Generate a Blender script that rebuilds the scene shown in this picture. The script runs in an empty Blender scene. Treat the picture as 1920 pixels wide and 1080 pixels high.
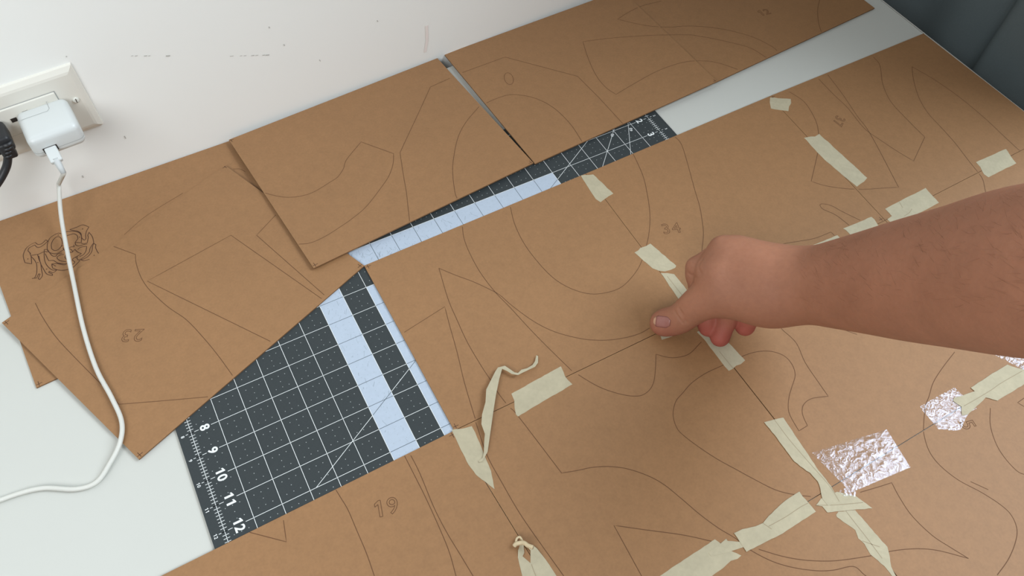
import bpy, bmesh, math, random
import numpy as np
from mathutils import Vector, Matrix, noise

# ------------------------------------------------------------------ camera
# lengths below are mm, origin on the cutting mat's printed zero corner, z = 0 on the mat's top face
F_PX = 1450.698
CR = np.array([[0.87698129, -0.47934199, 0.03369079],
               [-0.37993342, -0.73461754, -0.56212781],
               [0.29420131, 0.48017531, -0.82636388]])
CP = np.array([3.91306543, -23.05710278, 26.31443575]) * 25.4
Z0 = 0.76                                     # height of the mat's top above the floor (m)
IN = 25.4
sc = bpy.context.scene
col = sc.collection

def M(p):                                     # mm -> scene metres
    return Vector((p[0] / 1000, p[1] / 1000, p[2] / 1000 + Z0))

cam_d = bpy.data.cameras.new('camera')
cam = bpy.data.objects.new('camera', cam_d)
col.objects.link(cam)
cam_d.sensor_width = 36
cam_d.lens = F_PX / 1920 * 36
cam_d.clip_start = 0.01
mw = Matrix.Identity(4)
for i in range(3):
    mw[i][0] = CR[0][i]; mw[i][1] = -CR[1][i]; mw[i][2] = -CR[2][i]
mw.translation = M(CP)
cam.matrix_world = mw
sc.camera = cam

# ------------------------------------------------------------------ light
world = bpy.data.worlds.new('world'); sc.world = world
world.use_nodes = True
wb = world.node_tree.nodes['Background']
wb.inputs[0].default_value = (0.95, 0.97, 1.0, 1)
wb.inputs[1].default_value = 0.1

def area(name, loc, target, sx, sy, power, color):
    d = bpy.data.lights.new(name, 'AREA'); d.shape = 'RECTANGLE'
    d.size = sx; d.size_y = sy; d.energy = power; d.color = color
    o = bpy.data.objects.new(name, d); col.objects.link(o)
    o.location = loc
    o.rotation_euler = (Vector(target) - Vector(loc)).to_track_quat('-Z', 'Y').to_euler()
    return o
area('left_window_daylight', (-1.05, -1.40, 2.40), (0.1, 0.1, 0.9), 1.3, 1.1, 29, (0.96, 0.985, 1.0))
area('right_window_daylight', (2.78, -1.10, 3.32), (0.4, -0.3, 0.76), 2.0, 1.9, 128, (0.84, 0.93, 1.0))
sc.view_settings.view_transform = 'Standard'
sc.view_settings.look = 'None'
sc.view_settings.gamma = 1.0
sc.view_settings.exposure = 0.3
sc.view_settings.use_curve_mapping = False

# ------------------------------------------------------------------ helpers
def P(x, y, z=0.0):
    """photo pixel -> point (mm) on the horizontal plane at height z (mm)"""
    d = CR.T @ np.array([(x - 960) / F_PX, (y - 540) / F_PX, 1.0])
    return CP + d * ((z - CP[2]) / d[2])

def depth(p):
    return float((CR @ (np.asarray(p) - CP))[2])

def srgb(r, g, b):
    f = lambda c: (c / 255 / 12.92) if c / 255 <= 0.04045 else ((c / 255 + 0.055) / 1.055) ** 2.4
    return (f(r), f(g), f(b), 1.0)

def mat(name, color, rough=0.6, metal=0.0, spec=0.5, var=None, bump=None, sss=0.0):
    """procedural material; var = list of (scale, amount) brightness noise, bump = (scale, strength, distance)"""
    m = bpy.data.materials.new(name); m.use_nodes = True
    nt = m.node_tree; b = nt.nodes['Principled BSDF']
    b.inputs['Base Color'].default_value = color
    b.inputs['Roughness'].default_value = rough
    b.inputs['Metallic'].default_value = metal
    b.inputs['Specular IOR Level'].default_value = spec
    if sss:
        b.inputs['Subsurface Weight'].default_value = sss
        b.inputs['Subsurface Radius'].default_value = (1.0, 0.35, 0.2)
        b.inputs['Subsurface Scale'].default_value = 0.004
    tc = nt.nodes.new('ShaderNodeTexCoord')
    if var:
        rgb = nt.nodes.new('ShaderNodeRGB'); rgb.outputs[0].default_value = color
        last = rgb.outputs[0]
        for scale, amt in var:
            n = nt.nodes.new('ShaderNodeTexNoise')
            n.inputs['Scale'].default_value = scale; n.inputs['Detail'].default_value = 3
            nt.links.new(tc.outputs['Object'], n.inputs['Vector'])
            mr = nt.nodes.new('ShaderNodeMapRange')
            mr.inputs[1].default_value = 0.25; mr.inputs[2].default_value = 0.75
            mr.inputs[3].default_value = 1 - amt; mr.inputs[4].default_value = 1 + amt
            nt.links.new(n.outputs['Fac'], mr.inputs[0])
            mx = nt.nodes.new('ShaderNodeVectorMath'); mx.operation = 'SCALE'
            nt.links.new(last, mx.inputs[0]); nt.links.new(mr.outputs[0], mx.inputs['Scale'])
            last = mx.outputs[0]
        nt.links.new(last, b.inputs['Base Color'])
    if bump:
        n = nt.nodes.new('ShaderNodeTexNoise'); n.inputs['Scale'].default_value = bump[0]; n.inputs['Detail'].default_value = 4
        nt.links.new(tc.outputs['Object'], n.inputs['Vector'])
        bp = nt.nodes.new('ShaderNodeBump'); bp.inputs['Strength'].default_value = bump[1]; bp.inputs['Distance'].default_value = bump[2]
        nt.links.new(n.outputs['Fac'], bp.inputs['Height']); nt.links.new(bp.outputs[0], b.inputs['Normal'])
    return m

MT = {}
MT['board'] = mat('kraft_board', srgb(146, 108, 72), 0.6, spec=0.42, var=[(420, 0.06), (120, 0.05), (9, 0.03)], bump=(900, 0.12, 0.0004))
MT['board_edge'] = mat('scorched_board_edge', srgb(120, 86, 55), 0.8, var=[(300, 0.1)])
MT['etch'] = mat('etched_line', srgb(96, 62, 36), 0.8)
MT['etch_dark'] = mat('deep_etched_line', srgb(66, 36, 20), 0.8)
MT['wall'] = mat('wall_paint', srgb(242, 243, 239), 0.7, var=[(3, 0.012)], bump=(60, 0.12, 0.0006))
MT['scuff'] = mat('wall_scuff', srgb(186, 185, 180), 0.8)
MT['smudge'] = mat('wall_smudge', srgb(238, 229, 224), 0.8)
MT['desk'] = mat('white_laminate', srgb(194, 195, 189), 0.45, spec=0.4, var=[(6, 0.01)])
MT['desk_edge'] = mat('white_edge_band', srgb(205, 203, 195), 0.5)
MT['floor'] = mat('floor_boards', srgb(120, 95, 70), 0.5, var=[(12, 0.15)])
MT['mat'] = mat('mat_grey', srgb(50, 56, 58), 0.6, spec=0.35, var=[(500, 0.05)], bump=(1500, 0.1, 0.0002))
MT['mat_white'] = mat('mat_pale_blue', srgb(173, 185, 200), 0.6, spec=0.35, var=[(300, 0.03)])
MT['mat_line'] = mat('mat_print_light', srgb(222, 226, 226), 0.6)
MT['mat_dark'] = mat('mat_print_dark', srgb(60, 70, 76), 0.6)
MT['mat_dot'] = mat('mat_print_dot', srgb(170, 176, 176), 0.6)
MT['scratch'] = mat('blade_scratch', srgb(140, 152, 165), 0.6)
MT['tape'] = mat('masking_tape', srgb(176, 167, 142), 0.7, spec=0.3, var=[(260, 0.04), (70, 0.07)], bump=(110, 0.5, 0.0012))
MT['tape_edge'] = mat('masking_tape_fold', srgb(202, 184, 150), 0.7, var=[(300, 0.05)])
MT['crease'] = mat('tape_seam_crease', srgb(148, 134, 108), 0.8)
MT['white_plastic'] = mat('white_plastic', srgb(207, 211, 210), 0.35, var=[(20, 0.008)])
MT['plate'] = mat('ivory_white_plastic', srgb(224, 221, 211), 0.4, var=[(20, 0.008)])
MT['seam'] = mat('plastic_seam', srgb(165, 168, 166), 0.6)
MT['black_plastic'] = mat('black_plastic', srgb(30, 31, 34), 0.45, var=[(60, 0.08)])
MT['slot'] = mat('socket_slot', srgb(40, 32, 26), 0.8)
MT['screw'] = mat('painted_screw', srgb(220, 220, 212), 0.3)
MT['cable'] = mat('white_cable', srgb(206, 206, 199), 0.5, var=[(80, 0.02)])
MT['cable_grey'] = mat('cable_strain_relief', srgb(196, 200, 200), 0.5)
MT['curtain'] = mat('grey_blue_cloth', srgb(84, 95, 98), 0.85, var=[(600, 0.06), (8, 0.05)], bump=(1500, 0.2, 0.0004))
MT['nail'] = mat('nail', srgb(150, 98, 88), 0.4, var=[(200, 0.04)])
MT['nail_tip'] = mat('nail_tip', srgb(184, 142, 114), 0.5)
MT['hair'] = mat('arm_hair', srgb(120, 80, 58), 0.6)

def skin_material():
    m = mat('skin', srgb(158, 109, 85), 0.62, spec=0.25, var=[(45, 0.06), (220, 0.05), (14, 0.05)], bump=(420, 0.25, 0.0008), sss=0.25)
    nt = m.node_tree; b = nt.nodes['Principled BSDF']
    src = b.inputs['Base Color'].links[0].from_socket
    at = nt.nodes.new('ShaderNodeAttribute'); at.attribute_name = 'redness'
    mix = nt.nodes.new('ShaderNodeMix'); mix.data_type = 'RGBA'
    nt.links.new(at.outputs['Fac'], mix.inputs[0]); nt.links.new(src, mix.inputs[6])
    mix.inputs[7].default_value = srgb(160, 72, 66)
    nt.links.new(mix.outputs[2], b.inputs['Base Color'])
    return m
MT['skin'] = skin_material()

def clear_tape_material():
    m = bpy.data.materials.new('glossy_clear_tape'); m.use_nodes = True
    nt = m.node_tree; out = nt.nodes['Material Output']; nt.nodes.remove(nt.nodes['Principled BSDF'])
    tr = nt.nodes.new('ShaderNodeBsdfTransparent'); gl = nt.nodes.new('ShaderNodeBsdfGlossy')
    gl.inputs['Color'].default_value = (0.72, 0.82, 1.0, 1); gl.inputs['Roughness'].default_value = 0.2
    tc = nt.nodes.new('ShaderNodeTexCoord')
    n = nt.nodes.new('ShaderNodeTexNoise'); n.inputs['Scale'].default_value = 190; n.inputs['Detail'].default_value = 2; n.inputs['Distortion'].default_value = 1.2
    nt.links.new(tc.outputs['Object'], n.inputs['Vector'])
    bp = nt.nodes.new('ShaderNodeBump'); bp.inputs['Strength'].default_value = 0.5; bp.inputs['Distance'].default_value = 0.0008
    nt.links.new(n.outputs['Fac'], bp.inputs['Height']); nt.links.new(bp.outputs[0], gl.inputs['Normal'])
    mx = nt.nodes.new('ShaderNodeMixShader')
    mr = nt.nodes.new('ShaderNodeMapRange'); mr.inputs[1].default_value = 0.3; mr.inputs[2].default_value = 0.7
    mr.inputs[3].default_value = 0.04; mr.inputs[4].default_value = 0.115
    nt.links.new(n.outputs['Fac'], mr.inputs[0]); nt.links.new(mr.outputs[0], mx.inputs[0])
    nt.links.new(tr.outputs[0], mx.inputs[1]); nt.links.new(gl.outputs[0], mx.inputs[2])
    nt.links.new(mx.outputs[0], out.inputs[0])
    return m
MT['foil'] = clear_tape_material()

def tag(o, label=None, cat=None, group=None, kind=None):
    if label: o['label'] = label
    if cat: o['category'] = cat
    if group: o['group'] = group
    if kind: o['kind'] = kind
    return o

def build(name, verts, faces, mats, parent=None, fmat=None, smooth=False):
    """verts in mm -> one mesh object; top-level objects get their origin at the base centre"""
    vs = [M(v) for v in verts]
    if parent is None:
        a = np.array([v[:] for v in vs])
        org = Vector(((a[:, 0].min() + a[:, 0].max()) / 2, (a[:, 1].min() + a[:, 1].max()) / 2, a[:, 2].min()))
    else:
        org = origin_of(parent)
    me = bpy.data.meshes.new(name)
    me.from_pydata([v - org for v in vs], [], faces)
    for m in (mats if isinstance(mats, (list, tuple)) else [mats]):
        me.materials.append(MT[m])
    if fmat is not None:
        me.polygons.foreach_set('material_index', fmat)
    if smooth:
        me.polygons.foreach_set('use_smooth', [True] * len(me.polygons))
    me.update()
    o = bpy.data.objects.new(name, me); col.objects.link(o)
    if parent is None:
        o.location = org
    else:
        o.parent = parent
    return o

def origin_of(o):
    v = Vector(o.location)
    while o.parent:
        o = o.parent; v = v + Vector(o.location)
    return v

def empty(name, p):
    o = bpy.data.objects.new(name, None); col.objects.link(o); o.location = M(p); o.empty_display_size = 0.02
    return o

class MB:
    def __init__(s): s.v = []; s.f = []; s.m = []
    def add(s, v, f, mi=0):
        k = len(s.v); s.v += [tuple(p) for p in v]; s.f += [tuple(i + k for i in q) for q in f]; s.m += [mi] * len(f)
    def quad(s, a, b, c, d, mi=0): s.add([a, b, c, d], [(0, 1, 2, 3)], mi)
    def ribbon(s, pts, w, mi=0):
        """flat strip of width w along 3D points"""
        pts = [np.asarray(p, float) for p in pts]
        L = []; R_ = []
        for i, p in enumerate(pts):
            a = pts[max(i - 1, 0)]; b = pts[min(i + 1, len(pts) - 1)]
            t = b - a; n = np.array([-t[1], t[0], 0.0]); l = np.linalg.norm(n)
            n = n / l if l > 1e-9 else np.array([1.0, 0, 0])
            L.append(p + n * w / 2); R_.append(p - n * w / 2)
        v = L + R_; k = len(pts)
        s.add(v, [(i, k + i, k + i + 1, i + 1) for i in range(k - 1)], mi)
    def box(s, c, h, ax=None, mi=0):
        c = np.asarray(c, float); ax = np.eye(3) if ax is None else ax
        v = [c + ax[0] * h[0] * i + ax[1] * h[1] * j + ax[2] * h[2] * k for i in (-1, 1) for j in (-1, 1) for k in (-1, 1)]
        s.add(v, [(0, 1, 3, 2), (4, 6, 7, 5), (0, 4, 5, 1), (2, 3, 7, 6), (0, 2, 6, 4), (1, 5, 7, 3)], mi)
    def tube(s, pts, r, n=12, mi=0, cap=True):
        pts = [np.asarray(p, float) for p in pts]
        rs = r if isinstance(r, (list, tuple, np.ndarray)) else [r] * len(pts)
        rings = []; u = None
        for i, p in enumerate(pts):
            t = pts[min(i + 1, len(pts) - 1)] - pts[max(i - 1, 0)]; t = t / np.linalg.norm(t)
            if u is None:
                u = np.cross(t, [0, 0, 1.0] if abs(t[2]) < 0.9 else [1.0, 0, 0])
            u = u - t * (u @ t); u = u / np.linalg.norm(u); w = np.cross(t, u)
            rings.append([p + rs[i] * (math.cos(2 * math.pi * k / n) * u + math.sin(2 * math.pi * k / n) * w) for k in range(n)])
        v = [q for ring in rings for q in ring]; f = []
        for i in range(len(pts) - 1):
            for k in range(n):
                f.append((i * n + k, i * n + (k + 1) % n, (i + 1) * n + (k + 1) % n, (i + 1) * n + k))
        if cap:
            f.append(tuple(range(n - 1, -1, -1))); f.append(tuple((len(pts) - 1) * n + k for k in range(n)))
        s.add(v, f, mi)
    def build(s, name, mats, parent=None, smooth=False):
        return build(name, s.v, s.f, mats, parent, s.m, smooth)

def smooth_line(pts, n=5):
    """Catmull-Rom through the points; sharp corners stay sharp"""
    pts = [np.asarray(p, float) for p in pts]
    if len(pts) < 3: return pts
    sharp = [True] + [False] * (len(pts) - 2) + [True]
    for i in range(1, len(pts) - 1):
        a = pts[i] - pts[i - 1]; b = pts[i + 1] - pts[i]
        c = (a[:2] @ b[:2]) / (np.linalg.norm(a[:2]) * np.linalg.norm(b[:2]) + 1e-9)
        if c < 0.62: sharp[i] = True
    out = [pts[0]]
    for i in range(len(pts) - 1):
        p1, p2 = pts[i], pts[i + 1]
        p0 = pts[i - 1] if (i > 0 and not sharp[i]) else 2 * p1 - p2
        p3 = pts[i + 2] if (i + 2 < len(pts) and not sharp[i + 1]) else 2 * p2 - p1
        for k in range(1, n + 1):
            t = k / n
            out.append(0.5 * ((2 * p1) + (-p0 + p2) * t + (2 * p0 - 5 * p1 + 4 * p2 - p3) * t * t + (-p0 + 3 * p1 - 3 * p2 + p3) * t ** 3))
    return out

def poly_prism(name, top, thick, mats, parent=None, side=None):
    """closed polygon (mm, its own z per vertex) given a thickness downward"""
    top = [np.asarray(p, float) for p in top]
    area2 = sum(a[0] * b[1] - b[0] * a[1] for a, b in zip(top, top[1:] + top[:1]))
    if area2 < 0: top = top[::-1]
    n = len(top); v = top + [p - np.array([0, 0, thick]) for p in top]
    bm = bmesh.new()
    bv = [bm.verts.new(tuple(p)) for p in top]
    fc = bm.faces.new(bv); bm.normal_update()
    tris = bmesh.ops.triangulate(bm, faces=[fc])['faces']
    bm.verts.index_update()
    f = []
    for t in tris:
        q = [x.index for x in t.verts]; f.append(tuple(q)); f.append(tuple(i + n for i in reversed(q)))
    bm.free()
    fm = [0] * len(f)
    for i in range(n):
        j = (i + 1) % n; f.append((i, i + n, j + n, j)); fm.append(1 if side else 0)
    return build(name, v, f, [mats] + ([side] if side else []), parent, fm)

def rounded_box(mb, c, h, r, ax, n=4, mi=0):
    """box with rounded edges: centre, half sizes, radius, axes"""
    h = np.asarray(h, float); c = np.asarray(c, float)
    bm = bmesh.new(); bmesh.ops.create_cube(bm, size=2)
    for v in bm.verts: v.co = Vector((v.co.x * h[0], v.co.y * h[1], v.co.z * h[2]))
    bmesh.ops.bevel(bm, geom=bm.edges[:], offset=r, segments=n, profile=0.5, affect='EDGES')
    bm.verts.index_update()
    vs = [c + ax[0] * v.co.x + ax[1] * v.co.y + ax[2] * v.co.z for v in bm.verts]
    fs = [tuple(v.index for v in f.verts) for f in bm.faces]
    bm.free(); mb.add(vs, fs, mi)

ONE = [(.17, 0), (.29, 0), (.29, .70), (.205, .70), (.03, .585), (.03, .455), (.17, .535)]
GLYPH = {}
def glyph(ch, outline, bold):
    """one character of size 1 as (vertices, faces), centred on its cell"""
    key = (ch, outline, bold)
    if key in GLYPH: return GLYPH[key]
    if ch == '1':
        g_ = MB(); pts = [np.array([x - .17, y - .35, 0]) for x, y in ONE]
        if outline:
            for p, q in zip(pts, pts[1:] + pts[:1]): g_.ribbon([p, q], outline * 2)
        else:
            pts = [p + np.array([bold * (-1 if p[0] <= .0 else 1), 0, 0]) for p in pts]
            g_.add(pts, [(0, 1, 2, 6), (2, 3, 4, 6), (4, 5, 6)])
        GLYPH[key] = (np.array(g_.v), g_.f); return GLYPH[key]
    cu = bpy.data.curves.new('glyph', 'FONT'); cu.body = ch; cu.size = 1
    cu.align_x = 'CENTER'; cu.align_y = 'CENTER'; cu.resolution_u = 4
    if outline:
        cu.fill_mode = 'NONE'; cu.bevel_depth = outline; cu.bevel_resolution = 0
    cu.offset = bold
    o = bpy.data.objects.new('glyph', cu); col.objects.link(o)
    dg = bpy.context.evaluated_depsgraph_get(); dg.update()
    me = bpy.data.meshes.new_from_object(o.evaluated_get(dg))
    v = np.array([q.co[:] for q in me.vertices]); f = [tuple(p.vertices) for p in me.polygons]
    v[:, :2] -= (v[:, :2].min(0) + v[:, :2].max(0)) / 2
    bpy.data.objects.remove(o); bpy.data.curves.remove(cu); bpy.data.meshes.remove(me)
    GLYPH[key] = (v, f); return GLYPH[key]
def text_mesh(name, s, size, origin, right, up, mats, parent, outline=0.0, bold=0.0):
    """lettering: origin mm (centre), right/up unit vectors; outline > 0 draws only the contour"""
    right = np.asarray(right, float); up = np.asarray(up, float); nrm = np.cross(right, up); origin = np.asarray(origin, float)
    mb = MB()
    for i, ch in enumerate(s):
        v, f = glyph(ch, outline / size, bold / size); dx = (i - (len(s) - 1) / 2) * .58
        mb.add([origin + (right * (q[0] + dx) + up * q[1] + nrm * q[2] * .3) * size for q in v], f)
    return mb.build(name, mats, parent)

# ------------------------------------------------------------------ the setting
WS = 0.0787                                        # the wall runs at 4.5 degrees to the mat
WC = (5.55 - WS * 5.59) * IN
wl = math.hypot(1, WS)
TAN = np.array([1, WS, 0]) / wl; NRM = np.array([WS, -1, 0]) / wl; UP = np.array([0, 0, 1.0])
WAX = [TAN, NRM, UP]
def wpt(x, off, z):                               # inches along / off the wall / above the mat
    return np.array([x * IN, WC + WS * x * IN, z * IN]) + NRM * off * IN
def wall_px(x, y, off=0.0):
    """photo pixel -> point on the plane a given distance (inches) off the wall"""
    d = CR.T @ np.array([(x - 960) / F_PX, (y - 540) / F_PX, 1.0])
    nn = np.array([-WS, 1, 0]); c = WC - off * IN * wl
    return CP + d * ((c - nn @ CP) / (nn @ d))

FL = -Z0 * 1000
mb = MB(); mb.box((0, -500, FL - 20), (2200, 1600, 20)); tag(mb.build('floor', 'floor'), kind='structure')
mb = MB(); mb.box(wpt(10, -1.0, 25) + UP * 0, (2000, 25.4, 1400), np.array(WAX)); wall = tag(mb.build('wall_back', 'wall'), kind='structure')
rnd = random.Random(5)
def wall_mark(name, pts, w, m, z=0.02):
    mb = MB()
    for seg in pts:
        q = [wall_px(x, y, z) for x, y in seg]
        for a, b in zip(q, q[1:]):
            t = (b - a) / np.linalg.norm(b - a); s = np.cross(t, NRM) * w / 2
            mb.quad(a + s, b + s, b - s, a - s)
    return mb.build(name, m, wall)
for a, b, w in ((246, 250, .6), (253, 258, .7), (270, 276, .8), (278, 282, .6), (311, 319, 1.3)): wall_mark('scuff', [[(a, 105), (b, 104.5)]], w, 'scuff')
for a, b, w in ((431, 438, .6), (450, 454, .6), (457, 462, .6), (471, 477, .8), (479, 484, .7), (492, 497, .9), (498, 505, 1.1)): wall_mark('scuff', [[(a, 105.5 - (a - 430) * .03), (b, 105 - (a - 430) * .03)]], w, 'scuff')
for x, y, l in ((124, 105, 2), (599, 112, 3), (532, 83, 3), (233, 255, 5), (154, 329, 4), (504, 50, 3), (707, 38, 3)):
    wall_mark('scuff', [[(x, y), (x + l * .6, y + l)]], 0.9, 'scuff')
wall_mark('smudge', [[(800, 48), (801, 75), (797, 98)]], 4.0, 'smudge')

# desk: white top with a gap behind it
DT = -2.2                                           # desk top height (mat is 2.2 mm thick)
dr = 41.42 * IN; dl = -34 * IN; df = -36 * IN; gap = 0.74
b0 = wpt(-34, gap, 0); b1 = wpt(41.42, gap, 0)
desk = empty('desk', (100, -400, FL)); tag(desk, 'white laminate desk against the wall, under all the brown sheets', 'desk')
poly_prism('desk_top', [(dl, df, DT), (dr, df, DT), (dr, b1[1], DT), (dl, b0[1], DT)], 24, 'desk', desk, 'desk_edge')
for lx, ly in ((dl + 60, df + 60), (dr - 60, df + 60), (dr - 60, b1[1] - 60), (dl + 60, b0[1] - 60)):
    mb = MB(); mb.box((lx, ly, (FL + DT - 24) / 2), (25, 25, (DT - 24 - FL) / 2)); mb.build('leg', 'desk', desk)
mb = MB(); mb.box((b0 + b1) / 2 + NRM * 12 + UP * ((FL + 60 + DT - 24) / 2), ((b1 - b0)[0] / 2 / wl * wl, 8, (DT - 24 - FL - 60) / 2), np.array(WAX)); mb.build('light_block_panel', 'desk', desk)  # unseen panel added under the desk to keep light out of the gap
mb = MB(); mb.box((dr + 0.6, (df + b1[1]) / 2, DT - 1.4), (1.2, (b1[1] - df) / 2, 1.4)); mb.build('edge_band', 'desk_edge', desk)

# curtain hanging beside the desk's right edge
def curtain():
    ys = np.linspace(11 * IN, -13 * IN, 110); zs = np.linspace(-28 * IN, 45 * IN, 24)
    v = []; f = []
    for z in zs:
        for y in ys:
            yi = y / IN
            x = 45.0 + 0.6 * math.sin(yi * 0.42 + 0.6) + 0.3 * math.sin(yi * 1.1 + 2)
            x -= 1.7 / (1 + math.exp((yi + 5.75) * 7)) * math.exp(-max(0, -(yi + 5.75)) * 0.12)   # deep fold
            x += 0.004 * (z / IN) * math.sin(yi * 0.6)
            v.append((x * IN, y, z))
    nx = len(ys)
    for j in range(len(zs) - 1):
        for i in range(nx - 1):
            f.append((j * nx + i, (j + 1) * nx + i, (j + 1) * nx + i + 1, j * nx + i + 1))
    o = build('curtain', v, f, 'curtain', None, None, True)
    s = o.modifiers.new('thickness', 'SOLIDIFY'); s.thickness = 0.003
    return tag(o, 'dark blue-grey cloth curtain hanging beside the right edge of the desk', 'curtain')
curtain()

# ------------------------------------------------------------------ cutting mat
def in_white(u, v):
    def ring(a, b, c, d): return a < u < b and c < v < d and not (a + 1 < u < b - 1 and c + 1 < v < d - 1)
    return ring(6, 18, 3, 15) or ring(8, 16, 5, 13)
def mp(u, v, z=0.0): return np.array([u * IN, -v * IN, z])
def cutting_mat():
    root = poly_prism('cutting_mat', [mp(-.46, -.46), mp(24.6, -.46), mp(24.6, 18.6), mp(-.46, 18.6)], 2.2, 'mat')
    tag(root, 'dark grey self-healing cutting mat printed with an inch grid and pale blue bands', 'cutting mat')
    z = 0.04
    for a, b, c, d in ((6, 18, 3, 15), (8, 16, 5, 13)):
        ou = [(a, d), (b, d), (b, c), (a, c)]; inn = [(a + 1, d - 1), (b - 1, d - 1), (b - 1, c + 1), (a + 1, c + 1)]
        build('pale_band', [mp(*q, z) for q in ou + inn], [(k, (k + 1) % 4, 4 + (k + 1) % 4, 4 + k) for k in range(4)], 'mat_white', root)
    li = MB(); dk = MB(); z = 0.08; hw = 0.0092
    def seg(u0, v0, u1, v1, sink):
        d = np.array([u1 - u0, v1 - v0]); d = d / np.linalg.norm(d); n = np.array([-d[1], d[0]]) * hw
        q = [mp(u0 + n[0], v0 + n[1], z), mp(u0 - n[0], v0 - n[1], z), mp(u1 - n[0], v1 - n[1], z), mp(u1 + n[0], v1 + n[1], z)]
        sink.quad(*q)
    for v in range(0, 19):
        for u in range(0, 24):
            w = in_white(u + .5, v + .01) and in_white(u + .5, v - .01)
            if u in (0, 23) and 0 < v < 18:
                a, b = ((u - .2, u + .27), (u + .72, u + 1)) if u == 0 else ((u, u + .28), (u + .73, u + 1.2))
                seg(a[0], v, a[1], v, li); seg(b[0], v, b[1], v, li)
            else: seg(u, v, u + 1, v, dk if w else li)
    for u in range(0, 25):
        for v in range(0, 18):
            w = in_white(u + .01, v + .5) and in_white(u - .01, v + .5)
            seg(u, v, u, v + 1, dk if w else li)
    for i in range(0, 18 * 8 + 1):                        # eighth-inch ticks on both rulers
        v = i / 8
        for u in (0, 24): seg(u - .11, v, u + .11, v, li)
    for a in (30, 45, 60):                                # angle guides from the far corner
        n = 400; L = 24
        du, dv = -math.cos(math.radians(a)), math.sin(math.radians(a)); prev = None
        k = 0; step = L / n
        while k < n:
            u0, v0 = 24 + du * step * k, dv * step * k
            w = in_white(u0 + du * step / 2, v0 + dv * step / 2); j = k
            while j < n and in_white(24 + du * step * (j + .5), dv * step * (j + .5)) == w: j += 1
            u1, v1 = 24 + du * step * j, dv * step * j
            if u0 > 0 and v0 < 18:
                if u1 < 0: v1 = v0 + (v1 - v0) * u0 / (u0 - u1); u1 = 0
                if v1 > 18: u1 = u0 + (u1 - u0) * (18 - v0) / (v1 - v0); v1 = 18
                z = 0.1; seg(u0, v0, u1, v1, dk if w else li); z = 0.08
            k = j
    li.build('light_grid_lines', 'mat_line', root)['kind'] = 'stuff'; dk.build('dark_grid_lines', 'mat_dark', root)['kind'] = 'stuff'
    dots = MB(); dd = MB()
    for u in range(24):
        for v in range(18):
            for a, b in ((.25, .25), (.5, .25), (.75, .25), (.5, .5), (.25, .75), (.5, .75), (.75, .75)):
                s = dd if in_white(u + a, v + b) else dots; r = .016 if s is dots else .013
                c = [mp(u + a + r * math.cos(k * math.pi / 3), v + b - r * math.sin(k * math.pi / 3), .07) for k in range(6)]
                s.add(c, [(0, 1, 2, 3, 4, 5)])
    dots.build('dots', 'mat_dot', root)['kind'] = 'stuff'; dd.build('dots', 'scratch', root)['kind'] = 'stuff'
    R_ = np.array([0, -1.0, 0]); U_ = np.array([1.0, 0, 0])
    for v in range(1, 18):
        if not (2 <= v <= 13): continue
        for u, us in ((.49, -.31), (23.5, 24.36)):
            text_mesh('numeral', str(v), .46 * IN, mp(u, v, .09), R_, U_, 'mat_line', root, bold=0.32)
            text_mesh('small_numeral', str(v), .17 * IN, mp(us, v + .02, .09), R_, U_, 'mat_line', root, bold=0.05)
    text_mesh('angle_numeral', '45', .2 * IN, mp(21.78, 2.22, .12), np.array([.7, .7, 0]), np.array([-.7, .7, 0]), 'mat_line', root, bold=.1)
    text_mesh('angle_numeral', '60', .2 * IN, mp(22.8, 2.3, .12), np.array([.5, .866, 0]), np.array([-.866, .5, 0]), 'mat_line', root, bold=.1)
    sm = MB(); r2 = random.Random(3)
    for i in range(150):                                  # knife scratches on the pale band
        u = 7 + abs(r2.gauss(0, 3.2)) if i < 110 else r2.uniform(6, 7); v = r2.uniform(3.05, 3.95) if i < 110 else r2.uniform(4, 12)
        if u > 17.5: continue
        a = r2.gauss(1.9, .5); l = r2.uniform(.03, .28)
        sm.ribbon([mp(u, v, .06), mp(u + l * math.cos(a), min(v + l * math.sin(a), 3.98 if i < 110 else 13), .06)], r2.uniform(.2, .5))
    sm.build('blade_scratches', 'scratch', root)['kind'] = 'stuff'
cutting_mat()

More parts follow.
